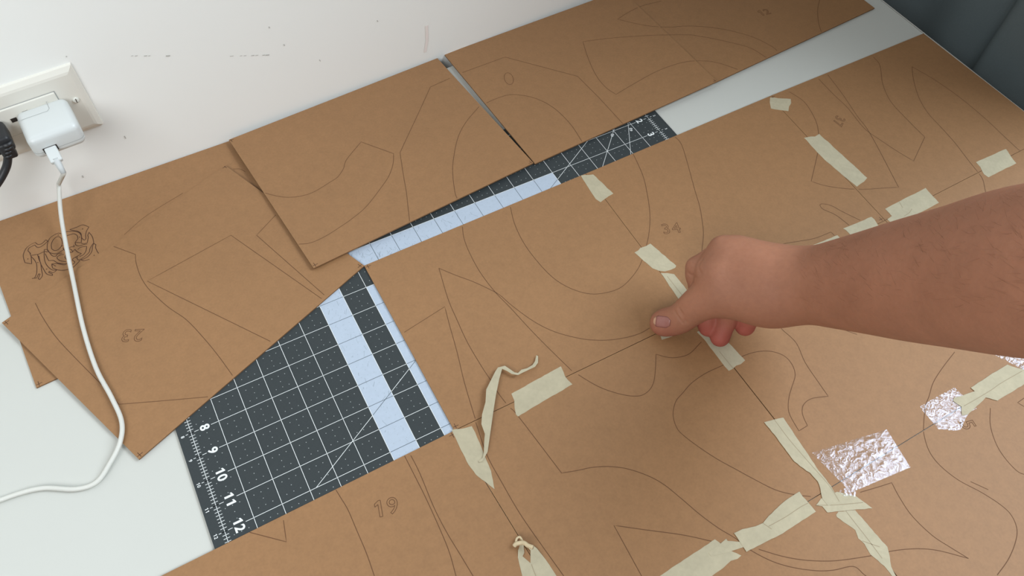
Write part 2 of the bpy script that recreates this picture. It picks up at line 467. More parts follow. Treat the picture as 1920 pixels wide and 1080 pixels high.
# ------------------------------------------------------------------ kraft board sheets (letter size, laser etched)
SHEETS = []
TH = 1.6
class Sheet:
    def __init__(s, label, c, zf, group=None, n=14):
        """c: four xy corners (mm) front-left, front-right, back-right, back-left; zf(s,t) top height"""
        s.c = [np.asarray(p, float)[:2] for p in c]; s.zf = zf
        v = []; f = []; fm = []
        for k in (0, 1):
            for j in range(n + 1):
                for i in range(n + 1):
                    a, b = i / n, j / n; q = s.xy(a, b); v.append((q[0], q[1], zf(a, b) - k * TH))
        N = (n + 1) ** 2; ix = lambda i, j, k: k * N + j * (n + 1) + i
        for j in range(n):
            for i in range(n):
                f.append((ix(i, j, 0), ix(i + 1, j, 0), ix(i + 1, j + 1, 0), ix(i, j + 1, 0))); fm.append(0)
                f.append((ix(i, j, 1), ix(i, j + 1, 1), ix(i + 1, j + 1, 1), ix(i + 1, j, 1))); fm.append(0)
        for i in range(n):
            for (a, b) in (((i, 0), (i + 1, 0)), ((n, i), (n, i + 1)), ((n - i, n), (n - i - 1, n)), ((0, n - i), (0, n - i - 1))):
                f.append((ix(*a, 0), ix(*a, 1), ix(*b, 1), ix(*b, 0))); fm.append(1)
        s.obj = tag(build('cardboard_sheet', v, f, ['board', 'board_edge'], None, fm), label, 'cardboard sheet', group)
        SHEETS.append(s)
    def xy(s, a, b):
        c = s.c; return (c[0] * (1 - a) + c[1] * a) * (1 - b) + (c[3] * (1 - a) + c[2] * a) * b
    def st(s, p):
        a = b = 0.5
        for _ in range(3):
            q = s.xy(a, b); e = np.asarray(p[:2]) - q
            da = (s.xy(a + 1e-3, b) - q) / 1e-3; db = (s.xy(a, b + 1e-3) - q) / 1e-3
            d = np.linalg.solve(np.stack([da, db], 1), e); a += d[0]; b += d[1]
        return a, b
    def at(s, x, y, lift=0.1):
        z = s.zf(.5, .5)
        for _ in range(4):
            p = P(x, y, z); a, b = s.st(p); z = s.zf(min(max(a, 0), 1), min(max(b, 0), 1))
        return P(x, y, z + lift), a, b
    def line(s, pts, w=0.62, dark=False, smooth=True, clip=True):
        if smooth: pts = smooth_line([np.array(p, float) for p in pts])
        runs = [[]]
        for p in pts:
            q, a, b = s.at(p[0], p[1])
            if clip and not (-.001 < a < 1.001 and -.001 < b < 1.001): runs.append([]); continue
            runs[-1].append(q)
        s.draw(runs, w, dark)
    def draw(s, runs, w, dark=False):
        for r in runs:
            if len(r) > 1:
                mb = MB(); mb.ribbon(r, w); mb.build('emblem_line' if dark else 'etched_line', 'etch_dark' if dark else 'etch', s.obj)
    def corner_mark(s, k, inset=3.0):
        a = (0, 1, 1, 0)[k]; b = (0, 0, 1, 1)[k]
        da = 1 if a == 0 else -1; db = 1 if b == 0 else -1; sx = 1 / 279.0; sy = 1 / 216.0
        def q(i, j):
            aa = a + da * i * sx; bb = b + db * j * sy; p = s.xy(aa, bb); return (p[0], p[1], s.zf(aa, bb) + .1)
        h = .25; e = inset + 3.2; c = inset
        pl_ = [(c - h, .6), (c + h, .6), (c + h, c - h), (e, c - h), (e, c + h), (c + h, c + h), (c + h, e), (c - h, e), (c - h, c + h), (.6, c + h), (.6, c - h), (c - h, c - h)]
        build('corner_mark', [q(*p) for p in pl_], [(0, 1, 2, 11), (2, 3, 4, 5), (5, 6, 7, 8), (8, 9, 10, 11), (2, 5, 8, 11)], 'etch_dark', s.obj)
    def number(s, txt, x, y, dx, dy, size=20):
        q, a, b = s.at(x, y, .08); q2 = P(x + dx * 10, y + dy * 10, q[2]); r = math.atan2(q2[1] - q[1], q2[0] - q[0])
        text_mesh('etched_number', txt, size, q, (math.cos(r), math.sin(r), 0), (-math.sin(r), math.cos(r), 0), 'etch', s.obj, outline=0.3)

def bil(z):  # front-left, front-right, back-right, back-left heights
    return lambda a, b: (z[0] * (1 - a) + z[1] * a) * (1 - b) + (z[3] * (1 - a) + z[2] * a) * b
def inch(*p): return np.array([p[0] * IN, p[1] * IN])

# --- sheets taped into one big panel
T = 1.62                                             # their top face
g = 0.25                                             # half gap in mm
def panel(label, fl, fr, br, bl, dz=0.0, gaps=(g, g, g, g)):
    c = [inch(*fl) + (gaps[0], gaps[1]), inch(*fr) + (-gaps[2], gaps[1]), inch(*br) + (-gaps[2], -gaps[3]), inch(*bl) + (gaps[0], -gaps[3])]
    return Sheet(label, c, lambda a, b: T + dz, 'taped panel of brown sheets')
T0, T1, T2, T3 = (8.33, -3.98), (19.31, -3.78), (30.33, -3.52), (41.2, -3.39)
H0, H1, H2, H3 = (8.37, -12.34), (19.12, -12.37), (29.8, -12.25), (41.28, -12.0)
K0, K1, K2, K3 = (8.8, -20.55), (19.12, -20.5), (29.3, -20.42), (41.3, -20.3)
Q0, Q1, Q2 = (8.9, -29.0), (19.04, -29.0), (29.6, -29.0)
pa = panel('brown sheet beside the cutting mat, bearing the tall half oval left of the hand', H0, H1, T1, T0)
pb = panel('brown sheet marked 34, directly above the hand', H1, H2, T2, T1)
pc = panel('brown sheet in the far right corner, flush with the desk edge below the white strip', H2, H3, T3, T2)
pd = panel('brown sheet marked 19 at the bottom, below the dark cutting mat', (-2.65, -21.0), K0, H0, (-2.63, -12.46), gaps=(0, g, g, 0.1))
pe = panel('brown sheet under the thumb and the pale twisted tape strand, bottom centre', K0, K1, H1, H0, gaps=(g, g, .45, .35))
pf = panel('brown sheet below the wrist, carrying the large wrinkled shiny tape', K1, K2, H2, H1, gaps=(.45, .35, g, .2))
pg = panel('brown sheet under the forearm at the right edge of the picture', K2, K3, H3, H2)
ph = panel('brown sheet at the bottom edge, below the wide row of masking tape', Q0, Q1, K1, K0, gaps=(g, g, .4, .3))
pi = panel('brown sheet in the bottom right corner, with a long pointed spike outline', Q1, Q2, K2, K1, gaps=(.4, g, g, .3))
TP = [pa, pb, pc, pd, pe, pf, pg, ph, pi]
for s_, ks in ((pa, (0, 3)), (pc, (3,)), (pb, (1,)), (pf, (3,)), (pe, (3,)), (pd, (2,))):
    for k in ks: s_.corner_mark(k)

# --- loose sheets
e1 = np.array([math.cos(math.radians(4.5)), math.sin(math.radians(4.5))]); e2 = np.array([-e1[1], e1[0]])
l1bl = P(68, 727, -.4)[:2]
def zb(a):                                            # its far edge rides up the wall towards the outlet
    return 14.5 * (1 - a) + 0.8 * a
tl = wpt(-5.17, 0.05, 0)[:2]; tr = wpt(-5.17 + 11, 0.05, 0)[:2]
L1 = Sheet('brown sheet with a dark etched interlaced animal emblem, against the wall at the left', [l1bl, l1bl + e1 * 11 * IN, tr, tl], lambda a, b: -.5 + zb(a) * b ** 6)
L2 = Sheet('brown sheet marked 23, turned askew on top of the emblem sheet', [P(260, 861, 1.8), P(683, 498, 2.0), P(422, 310, 3.2), P(3, 605, 2.6)], bil((1.3, 2.0, 3.2, 2.4)))
zU1 = (6.5, 5.6, 4.6, 7.2)
U1 = Sheet('brown sheet overlapping two others, from the wall down to the pale band of the mat', [P(588, 503, zU1[0]), P(1000, 305.5, zU1[1]), P(820, 109, zU1[2]), P(429, 262, zU1[3])], bil(zU1))
zU2 = (3.4, 5.5, 4.0, 3.0)
u2 = [P(1003, 307, zU2[0])[:2], P(1345, 152.5, zU2[1])[:2], None, P(833, 102, zU2[3])[:2]]; u2[2] = u2[1] + (u2[3] - u2[0]) + np.array([6.0, -4.0])
U2 = Sheet('brown sheet with a small etched oval and domed outline, against the wall at the top', u2, bil(zU2))
zU3 = (2.6, 0.6, 0.4, 1.6)
u3 = [P(1343, 153.5, zU3[0])[:2], P(1640, 15, zU3[1])[:2], None, None]
up3 = np.array([-0.035, 0.999]); u3[2] = u3[1] + up3 * 8.4 * IN; u3[3] = u3[0] + up3 * 8.4 * IN
U3 = Sheet('brown sheet at the top right, in the shade beyond the strip of bare desk', u3, bil(zU3))
L2.corner_mark(3); L2.corner_mark(0); L2.corner_mark(1); L2.corner_mark(2, 1.5); L1.corner_mark(0); U1.corner_mark(0); U1.corner_mark(1, 2); U2.corner_mark(1, 2); U1.corner_mark(3, 2)

def zl(ox, oy, s, pts): return [(ox + x / s, oy + y / s) for x, y in pts]
def panel_line(pts, w=0.62):
    q = [P(p[0], p[1], T + .1) for p in smooth_line([np.array(p, float) for p in pts])]
    xy = np.array([p[:2] for p in q])
    for s in TP:
        c = np.array(s.c); ok = np.ones(len(q), bool)
        for k in range(4):
            a, b = c[k], c[(k + 1) % 4]
            ok &= (b[0] - a[0]) * (xy[:, 1] - a[1]) - (b[1] - a[1]) * (xy[:, 0] - a[0]) > -.01
        runs = [[]]
        for p, i in zip(q, ok):
            if i: runs[-1].append(p)
            else: runs.append([])
        s.draw(runs, w)
PL = [
 [(867,425),(870,447),(880,473),(900,510),(928,547),(957,577),(990,613),(1023,647),(1072,695)],
 [(957,388),(965,420),(983,457),(1010,493),(1040,523),(1073,542),(1107,551),(1140,548),(1167,537),(1190,513),(1203,490),(1213,457),(1218,427),(1218,393),(1211,350),(1205,328),(1196,307),(1185,284)],
 [(823,503),(840,560),(857,600),(877,643),(903,687),(920,713),(935,738),(952,760)],
 [(823,503),(857,517),(887,528),(917,542),(937,553),(960,573),(1000,602),(1040,622),(1090,635),(1133,638),(1173,633),(1200,625),(1218,615)],
 [(758,623),(834,575),(843,610),(857,660),(871,718),(891,785)],
 [(892,792),(913,853),(940,903),(973,960),(1007,1010),(1057,1080)],
 [(957,765),(973,782),(1053,887),(1083,882),(1113,876),(1147,875),(1180,880),(1217,893),(1247,910),(1280,937),(1313,965),(1347,990),(1380,1010),(1405,1030),(1447,1052),(1487,1064),(1530,1070),(1563,1069),(1600,1062),(1620,1077),(1640,1092)],
 [(1423,1030),(1467,1043),(1507,1050),(1547,1052),(1580,1050),(1633,1042),(1668,1034),(1697,1030),(1730,1029),(1763,1033),(1816,1047),(1780,1025),(1747,1003),(1710,967),(1687,933),(1672,905),(1647,913),(1613,923)],
 [(1520,931),(1487,927),(1453,918),(1413,898),(1380,880),(1347,862),(1313,840),(1280,815),(1268,800),(1262,777),(1267,753),(1280,737),(1297,718),(1323,700),(1353,686),(1397,666),(1423,659),(1447,659),(1470,667),(1485,683),(1491,703),(1485,725),(1480,742),(1478,763),(1482,780),(1498,808),(1514,798),(1507,783),(1504,770),(1508,757),(1523,747),(1553,743),(1537,720),(1510,680),(1493,643),(1467,618),(1457,605),(1462,601),(1487,598),(1520,602),(1563,612),(1607,627)],
 [(1077,698),(1113,720),(1140,732),(1173,741),(1200,742),(1217,732),(1226,715),(1229,690),(1230,664),(1252,670),(1271,670),(1293,663),(1315,641)],
 [(1203,1080),(1151,985),(1207,993),(1280,1003),(1331,1014),(1370,1022)],
 [(627,914),(640,935),(653,957),(670,997),(687,1037),(702,1080)],
 [(755,848),(773,883),(800,937),(827,997),(843,1037),(855,1080)],
 [(766,846),(787,887),(813,950),(837,997),(863,1040),(887,1080)],
 [(468,998),(537,1016),(530,965)],
 [(1480,172),(1507,190),(1523,213),(1532,233),(1535,252),(1536,268),(1533,288),(1521,340),(1547,348),(1580,353),(1617,355),(1650,353),(1685,351),(1633,253),(1607,217),(1580,177),(1552,140)],
 [(1535,148),(1563,177),(1590,203),(1620,240),(1647,260),(1680,282),(1713,302),(1734,257),(1697,220),(1670,190),(1655,157),(1650,123),(1638,107)],
 [(1710,125),(1713,150),(1723,183),(1740,212),(1763,237),(1790,267),(1813,297),(1833,322),(1843,337),(1848,360),(1852,373)],
 [(1710,125),(1753,150),(1800,183),(1847,222),(1880,253),(1920,290)],
 [(1266,257),(1275,266),(1282,282),(1293,320),(1303,357),(1312,387),(1317,417),(1319,440),(1316,470)],
 [(1447,470),(1467,458),(1493,453),(1527,447),(1558,435),(1565,442)],
 [(1613,413),(1580,397),(1560,386),(1543,382),(1537,384),(1543,392),(1567,403),(1592,422)],
 [(1650,425),(1663,431),(1677,432)],
 [(1790,660),(1767,690),(1750,717),(1742,743),(1735,763),(1732,797),(1733,817),(1743,847),(1763,873),(1797,900),(1840,923),(1877,947),(1897,967),(1907,993),(1903,1020),(1890,1050),(1870,1078)],
 [(1857,765),(1857,797),(1867,830),(1883,857),(1907,883),(1925,891)],
 [(1820,903),(1853,918)],
 [(1925,743),(1908,755),(1925,765)],
 [(1763,410),(1765,395),(1778,400)],
]
for l in PL: panel_line(l)
pb.number('34', 1258, 428, 1, -.1); pc.number('37', 1573, 227, -.47, .88, 17); pd.number('19', 723, 951, .97, -.23, 21); pf.number('5', 1815, 796, .55, .83, 20)

for l in [[(213,462),(254,477),(255,492),(263,517),(275,537),(290,553),(317,577),(350,600),(383,635),(410,668),(436,704)],
          [(603,560),(433,441),(276,527),(507,640)], [(517,403),(481,441),(608,553)],
          [(66,568),(80,595),(105,632),(140,670),(192,723),(223,758),(310,751),(390,744)]]:
    L2.line(l, .6)
L2.number('23', 248, 629, -1, .03, 20)
L1.line([(233,440),(267,410),(300,388),(343,362)], .5); L1.line([(437,317),(450,317),(460,322)], .5)
for l in [[(497,362),(517,367),(540,370),(567,367),(590,359),(618,342),(633,332),(644,316),(650,299),(677,266),(738,288),(737,307),(730,328),(718,347),(687,387),(660,410),(640,424),(610,443),(583,455),(560,458)],
          [(898,200),(873,230),(858,260),(850,300),(849,327),(853,360),(857,372)]]:
    U1.line(l, .62)
def dense(pts): return [np.array(a) + (np.array(b) - np.array(a)) * k / 6 for a, b in zip(pts, pts[1:]) for k in range(6)] + [np.array(pts[-1])]
U1.line(dense([(843,147),(807,163),(787,207),(750,286),(755,320),(762,360),(768,415)]), .62, smooth=False)
U2.line(dense([(867,136),(947,107),(1083,143),(1123,183),(1168,232)]), .62, smooth=False)
U2L = [[(912,193),(930,185),(953,178),(973,178),(1000,183),(1027,195),(1050,212),(1073,237),(1091,265)],
       [(1437,108),(1407,90),(1363,78),(1313,68),(1280,65),(1207,67),(1140,72),(1093,78),(1102,107),(1117,140),(1135,163),(1155,177),(1187,158),(1233,133),(1280,117),(1317,114),(1347,118),(1383,130)],
       [(1240,2),(1207,10),(1180,22),(1158,36),(1187,43),(1220,49),(1257,51),(1280,49),(1320,50),(1367,57),(1413,70),(1447,87),(1457,95)]]
el = [(954 + 8.6 * math.cos(t) * .98 + 2.2 * math.sin(t), 147.5 + 11 * math.sin(t)) for t in np.linspace(0, 2 * math.pi, 25)]
for l in U2L: U2.line(l, .62); U3.line([p for p in l], .62)
U2.line(el, .62, smooth=False)
U3.line([(1537,-2),(1533,20),(1535,43),(1540,60)], .62); U3.number('12', 1432, 23, .9, -.2, 17)

# the emblem: interlaced animal, traced at 8.306x
LG = [
 [(230,545),(185,500),(205,455),(290,410),(330,445),(380,440),(440,400),(495,350),(465,330),(400,390),(340,400),(300,370),(230,400),(160,460),(120,540),(115,600),(140,685),(245,705),(235,590),(215,540)],
 [(232,585),(280,635),(318,700),(325,790),(318,860),(290,925),(250,932),(325,922),(350,860),(375,862),(345,935),(370,948),(410,885),(395,780),(385,700),(360,640),(335,555),(240,572)],
 [(335,560),(440,515),(490,520)],
 [(355,580),(380,690),(420,770),(460,840),(495,870),(570,885),(565,860),(510,840),(515,820),(570,840),(600,830),(635,800),(570,800),(510,760),(460,690),(440,600),(440,480),(490,480),(530,540),(570,580),(620,585),(650,550),(720,535)],
 [(455,545),(490,620),(510,655),(580,650),(650,690),(720,700),(800,700)],
 [(620,740),(555,705),(570,770),(640,795),(720,805),(810,790),(880,765),(960,690),(1000,645)],
 [(555,705),(640,700),(740,718),(780,712)],
 [(705,235),(660,225),(590,255),(530,300),(495,370),(485,450),(500,510),(560,540),(630,545),(700,510),(740,480)],
 [(710,320),(680,285),(630,285),(580,330),(550,400),(555,470),(600,495),(660,480),(710,420),(720,370),(710,320)],
 [(745,555),(690,565),(640,595),(640,620),(690,655),(780,670)],
 [(765,205),(870,195),(950,205),(1000,235),(1020,290),(1015,375),(920,370),(965,310),(950,260),(900,235),(840,250),(765,275)],
 [(835,170),(940,135),(1040,97),(1135,130),(1100,190),(1085,250),(1088,310),(1065,335),(1025,300),(1010,230),(960,195),(900,185),(835,170)],
 [(1015,380),(1060,390),(1110,375),(1125,290),(1118,260),(1135,212),(1185,275),(1210,370),(1190,400),(1155,460),(1140,520),(1080,580),(1010,630),(970,645),(945,610),(960,590)],
 [(920,375),(930,410),(980,425),(1050,405),(1110,395)],
 [(960,480),(1010,445),(1100,430),(1090,500),(1050,560),(990,590)],
 [(1210,385),(1190,440),(1180,510),(1130,580),(1060,625),(1010,640),(1060,655),(1145,632)],
 [(1210,385),(1245,405),(1240,450),(1265,510),(1288,540)],
 [(900,410),(905,440),(860,440),(800,465)], [(790,490),(850,525),(880,520),(860,480),(800,465)],
 [(880,520),(915,478),(960,520),(1020,545),(960,580),(890,620),(880,650),(915,670),(900,700),(860,715)],
 [(730,450),(745,480),(760,500)], [(780,560),(760,600),(790,640)],
]
for l in LG: L1.line([(30 + x / 8.306, 410 + y / 8.306) for x, y in l], .72, dark=True)
for x, y in ((657, 255), (1037, 160), (990, 288), (185, 627), (340, 682), (477, 785), (928, 603), (1217, 570), (722, 425)):
    L1.line([(30 + x / 8.306 - .9, 410 + y / 8.306), (30 + x / 8.306 + .9, 410 + y / 8.306)], 1.1, dark=True, smooth=False)

# ------------------------------------------------------------------ tape
def tear(pts, amp, seed):
    """slightly ragged edge"""
    r = random.Random(seed); out = []
    for a, b in zip(pts, pts[1:] + pts[:1]):
        a = np.array(a, float); b = np.array(b, float); d = b - a; L = np.linalg.norm(d)
        n = max(1, int(L / 7)); nr = np.array([-d[1], d[0]]) / (L + 1e-9)
        for k in range(n):
            out.append(tuple(a + d * k / n + (nr * r.uniform(-amp, amp) if k else 0)))
    return out
NT = [0]
def tape(label, pts, layer=0, creases=(), zs=None, m='tape', name='masking_tape_strip', cat='tape', group='masking tape strips on the panel', amp=.5, edge='tape_edge'):
    NT[0] += 1
    q = tear(pts, amp, NT[0]); z = T + .17 + .2 * layer + .004 * NT[0]
    top = [P(x, y, z if zs is None else z + zs(x, y)) for x, y in q]
    o = poly_prism(name, top, .16, m, None, edge)
    tag(o, label, cat, group)
    for c in creases:
        mb = MB(); mb.ribbon([P(x, y, (z if zs is None else z + zs(x, y)) + .06) for x, y in smooth_line([np.array(p, float) for p in c])], .55)
        mb.build('seam_crease', 'crease', o)
    return o
A3 = lambda pts: zl(1280, 0, 3, pts); B5 = lambda pts: zl(1220, 900, 5.647, pts); C6 = lambda pts: zl(1480, 330, 6.4, pts)
D38 = lambda pts: zl(830, 650, 3.857, pts); E35 = lambda pts: zl(1420, 770, 3.484, pts); G54 = lambda pts: zl(1700, 640, 5.4, pts)
H9 = lambda pts: zl(1300, 600, 9, pts); I54 = lambda pts: zl(1180, 440, 5.4, pts)
tape('small square of masking tape at the edge of the bare white desk strip', A3([(492,548),(608,557),(610,580),(598,600),(595,625),(520,615),(497,610),(490,575)]))
tape('long narrow masking tape strip slanting across the sheet at the upper right', A3([(683,775),(720,768),(745,768),(768,753),(1038,1000),(1022,1020),(980,1050),(800,900)]))
tape('short masking tape strip nearest the right edge of the picture, above the forearm', A3([(1650,912),(1818,838),(1828,850),(1835,862),(1850,885),(1877,918),(1720,997),(1695,980),(1675,940)]))
tape('wrinkled masking tape strip with a notched end, just above the forearm', C6([(1150,395),(1330,300),(1635,143),(1665,180),(1720,240),(1795,320),(1260,600),(1175,520),(1230,480)]), creases=[C6([(1320,310),(1360,380)]), C6([(1380,480),(1440,440),(1470,395)])])
tape('squarish masking tape piece touching the top of the forearm', C6([(645,630),(985,490),(1020,520),(1065,590),(1120,660),(950,720),(810,778),(760,735),(720,690),(680,650)]))
tape('masking tape strip half hidden behind the wrist', [(1492,473),(1570,441),(1576,447),(1581,462),(1530,492),(1490,500)])
tape('tip of masking tape peeking out from behind the forearm', [(1677,437),(1684,430),(1696,432),(1722,470),(1700,482)])
tape('small masking tape piece just below the far end of the mat', [(1089,329),(1112,327),(1150,363),(1141,368),(1126,379),(1117,373),(1107,358)])
tape('rounded masking tape piece beside the number 34, above the thumb', I54([(52,180),(90,160),(110,135),(170,115),(212,90),(475,315),(465,335),(420,355),(360,372),(300,365),(235,340)]))
tape('narrow masking tape strip running under the fist from above', [(1239,512),(1251,512),(1264,514),(1318,580),(1305,604),(1280,572)], creases=[[(1251,518),(1280,555),(1300,582)]])
tape('masking tape strip coming out below the curled fingers', H9([(60,200),(190,330),(340,530),(400,610),(520,770),(600,858),(670,820),(720,770),(800,745),(875,680),(600,390),(350,100)]), creases=[H9([(440,530),(560,680),(670,815)])])
tape('scrap of masking tape pinned under the thumb tip', [(1238,628),(1241,637),(1262,630),(1266,608),(1242,612)])
tape('wide masking tape strip to the right of the twisted strand', D38([(497,340),(855,142),(875,185),(885,215),(905,240),(938,272),(700,412),(545,505),(530,490),(520,440),(518,390)]), creases=[])
tape('pointed masking tape strip at the corner of the pale mat band', D38([(65,600),(130,595),(210,575),(235,620),(265,690),(300,780),(330,850),(350,900),(375,1030),(330,995),(240,925),(185,850),(120,720)]))
def lift(x, y):
    d = math.hypot(x - 898, y - 864); return 0.6 + 5.0 * math.sin(min(d / 240, 1) * math.pi) ** 1
tape('twisted strand of peeled tape standing up from the panel', D38([(260,825),(290,802),(298,770),(300,700),(305,630),(280,560),(285,490),(310,400),(315,310),(350,240),(380,180),(400,150),(450,138),(480,158),(520,186),(545,190),(570,166),(610,156),(650,132),(668,105),(677,62),(690,68),(690,115),(667,146),(612,172),(574,190),(545,205),(500,197),(465,175),(430,160),(410,230),(385,350),(365,480),(345,620),(325,760),(290,825),(268,838)]), 1, zs=lift, name='twisted_tape_strand', m='tape', amp=0, group=None)
K10 = lambda pts: zl(940, 980, 10.8, pts)
kn = tape('torn masking tape with a knotted end at the bottom edge', K10([(430,1100),(370,860),(335,700),(340,560),(375,455),(450,455),(465,610),(430,680),(590,820),(590,560),(530,500),(460,440),(500,410),(560,430),(640,460),(720,520),(830,660),(950,820),(1130,1100)]), 0, creases=[K10([(610,840),(650,960),(700,1080)])], zs=lambda x, y: max(0, (1045 - y) * .08), name='knotted_tape', amp=.15, group=None)
mb = MB(); mb.tube([P(*q, 4.6 + k * .3) for k, q in enumerate(smooth_line([np.array(p) for p in K10([(262,470),(300,430),(400,408),(470,415),(540,465),(640,500)])]))], 1.9, 8); mb.build('knot', 'tape_edge', kn, True)
mb = MB(); mb.tube([P(*q, 5.2) for q in smooth_line([np.array(p) for p in K10([(295,400),(310,330),(350,290),(385,300),(425,370)])])], 1.0, 8); mb.build('loop', 'tape_edge', kn, True)
tape('wide masking tape strip at the bottom edge, leftmost of the lower row', B5([(-60,1120),(420,800),(680,628),(740,670),(860,755),(960,800),(920,835),(850,855),(770,930),(650,1016),(540,1120)]))
tape('small scrap of masking tape bridging two strips in the lower row', B5([(612,770),(690,715),(800,622),(815,645),(945,655),(990,708),(860,750),(780,775),(640,808)]), 1)
tape('broad wrinkled masking tape strip, second from the left in the lower row', B5([(883,562),(970,520),(1110,490),(1190,455),(1250,380),(1340,295),(1430,215),(1575,122),(1610,175),(1670,240),(1750,335),(1600,430),(1400,565),(1200,665),(1015,760),(960,680)]), 2, creases=[B5([(1250,490),(1430,390),(1580,290),(1665,245)]), B5([(1190,458),(1280,520)])])
tape('folded masking tape piece crossing the seams below the shiny tape', E35([(383,618),(415,575),(520,530),(640,555),(690,592),(752,638),(600,650),(458,665),(425,625)]), 1, creases=[E35([(385,618),(520,615),(690,600)])])
tape('long masking tape strip running down the seam left of the shiny tape', E35([(45,75),(85,65),(110,58),(170,45),(300,240),(400,390),(480,490),(540,590),(462,622),(425,575),(412,510),(395,462),(345,405),(320,392),(240,330),(130,180)]), 2, creases=[E35([(112,60),(210,190),(330,330),(470,490),(535,592)])])
tape('torn masking tape strip tapering to the bottom edge below the seam crossing', E35([(515,680),(530,660),(640,650),(700,720),(800,835),(850,890),(865,950),(875,1020),(905,1080),(880,1080),(830,1015),(740,940),(700,870),(660,835),(640,780),(560,725),(520,695)]), 0, creases=[E35([(555,625),(640,735),(730,850),(815,965)]), E35([(685,850),(740,870),(800,890)])])

def foil_quad(label, px, n=36, amp=.55, zoff=.35):
    c = [P(x, y, T + zoff) for x, y in px]; v = []; f = []
    for j in range(n + 1):
        for i in range(n + 1):
            a, b = i / n, j / n
            p = (c[0] * (1 - a) + c[1] * a) * (1 - b) + (c[3] * (1 - a) + c[2] * a) * b
            w = min(1, 6 * min(a, 1 - a, b, 1 - b) + .15)
            h = noise.noise(Vector((p[0] * .35, p[1] * .35, 1.7))) * .55 + abs(noise.noise(Vector((p[0] * .13, p[1] * .16, 5)))) * (.4 + 1.3 * a * b)
            v.append(p + np.array([0, 0, amp * w * (h + .45)]))
    for j in range(n):
        for i in range(n):
            k = j * (n + 1) + i; f.append((k, k + 1, k + n + 2, k + n + 1))
    o = build('clear_tape_piece', v, f, 'foil', None, None, True)
    return tag(o, label, 'tape', 'shiny clear tape pieces')
foil_quad('large wrinkled piece of shiny clear tape lying right of the long masking strip', E35([(612,535),(1000,370),(845,122),(358,275)]))
def foil(label, pts, layer=0):
    NT[0] += 1; z = T + .2 + .2 * layer
    bm = bmesh.new(); fc = bm.faces.new([bm.verts.new(tuple(P(x, y, z))) for x, y in tear(pts, .6, NT[0])])
    bmesh.ops.triangulate(bm, faces=[fc])
    for _ in range(2): bmesh.ops.subdivide_edges(bm, edges=bm.edges[:], cuts=2, use_grid_fill=True)
    for v in bm.verts:
        p = v.co; v.co.z += .45 * abs(noise.noise(Vector((p.x * .22, p.y * .15, 3)))) + .3 * abs(noise.noise(Vector((p.x * .5, p.y * .42, 8))))
    bm.normal_update(); bm.verts.index_update()
    if sum(f.normal.z for f in bm.faces) < 0: bmesh.ops.reverse_faces(bm, faces=bm.faces[:])
    o = build('clear_tape_piece', [v.co[:] for v in bm.verts], [[v.index for v in f.verts] for f in bm.faces], 'foil', None, None, True)
    bm.free(); return tag(o, label, 'tape', 'shiny clear tape pieces')
foil('tiny scrap of shiny clear tape at the seam crossing', E35([(535,522),(600,492),(645,530),(640,562),(560,556)]), 2.6)
foil('crumpled shiny clear tape piece beside the etched 5, partly under masking tape', G54([(135,660),(300,565),(480,468),(570,548),(640,620),(710,680),(640,715),(600,780),(545,895),(490,905),(320,890),(270,830),(190,740)]))
foil('shiny clear tape piece half hidden below the forearm at the right edge', G54([(870,128),(1188,40),(1260,300),(1160,282),(1040,215),(950,170)]))
tape('masking tape strip with a ragged neck, stuck over the crumpled shiny piece', G54([(470,600),(480,570),(560,550),(690,505),(650,470),(830,350),(1020,235),(1188,290),(1260,330),(1230,410),(920,600),(800,568),(740,630),(620,740),(560,750),(555,660),(500,625)]), 2, creases=[G54([(580,655),(720,575),(860,490),(960,420),(1170,300)])])

# ------------------------------------------------------------------ outlet, charger, plug
plate = empty('wall_outlet', wpt(-1.4, 0, 3.3)); tag(plate, 'white wall outlet mounted sideways above the desk at the left', 'outlet')
mb = MB()
x0, x1, z0, z1 = -4.0, 1.12, 3.33, 6.42
o_ = [wpt(x0, 0, z0), wpt(x1, 0, z0), wpt(x1, 0, z1), wpt(x0, 0, z1)]; i_ = .2
m_ = [wpt(x0 + .03, .1, z0 + .03), wpt(x1 - .03, .1, z0 + .03), wpt(x1 - .03, .1, z1 - .03), wpt(x0 + .03, .1, z1 - .03)]
p_ = [wpt(x0 + i_, .2, z0 + i_), wpt(x1 - i_, .2, z0 + i_), wpt(x1 - i_, .2, z1 - i_), wpt(x0 + i_, .2, z1 - i_)]
q_ = [wpt(x0 + i_ + .1, .225, z0 + i_ + .1), wpt(x1 - i_ - .1, .225, z0 + i_ + .1), wpt(x1 - i_ - .1, .225, z1 - i_ - .1), wpt(x0 + i_ + .1, .225, z1 - i_ - .1)]
rings = [o_, m_, p_, q_]
for r0, r1 in zip(rings, rings[1:]):
    for k in range(4): mb.quad(r0[k], r0[(k + 1) % 4], r1[(k + 1) % 4], r1[k])
mb.quad(*q_); mb.build('cover_plate', 'plate', plate)
ins = MB(); rounded_box(ins, wpt(-1.4, .2, 5.0), (1.51 * IN, .09 * IN, .62 * IN), 1.2, WAX); ins = ins.build('receptacle', 'plate', plate)
mb = MB()
for a, b, c, d in ((-2.95, .13, 5.62, 5.65), (-2.95, .13, 4.35, 4.38), (.105, .135, 4.37, 5.63)):
    mb.quad(wpt(a, .235, c), wpt(b, .235, c), wpt(b, .235, d), wpt(a, .235, d))
mb.build('receptacle_gap', 'seam', plate)
for hx, hz in ((-1.6, 5.07), (-1.12, 4.75), (-1.12, 5.2)):
    mb = MB(); mb.box(wpt(hx, .285, hz), (2.6, .6, 2.2), np.array(WAX)); mb.build('socket_slot', 'slot', plate)
mb = MB(); c = wpt(.65, .225, 4.96); mb.tube([c, c + NRM * 1.0, c + NRM * 1.5], [3.0, 3.0, 2.2], 20); sc_ = mb.build('screw', 'screw', plate)
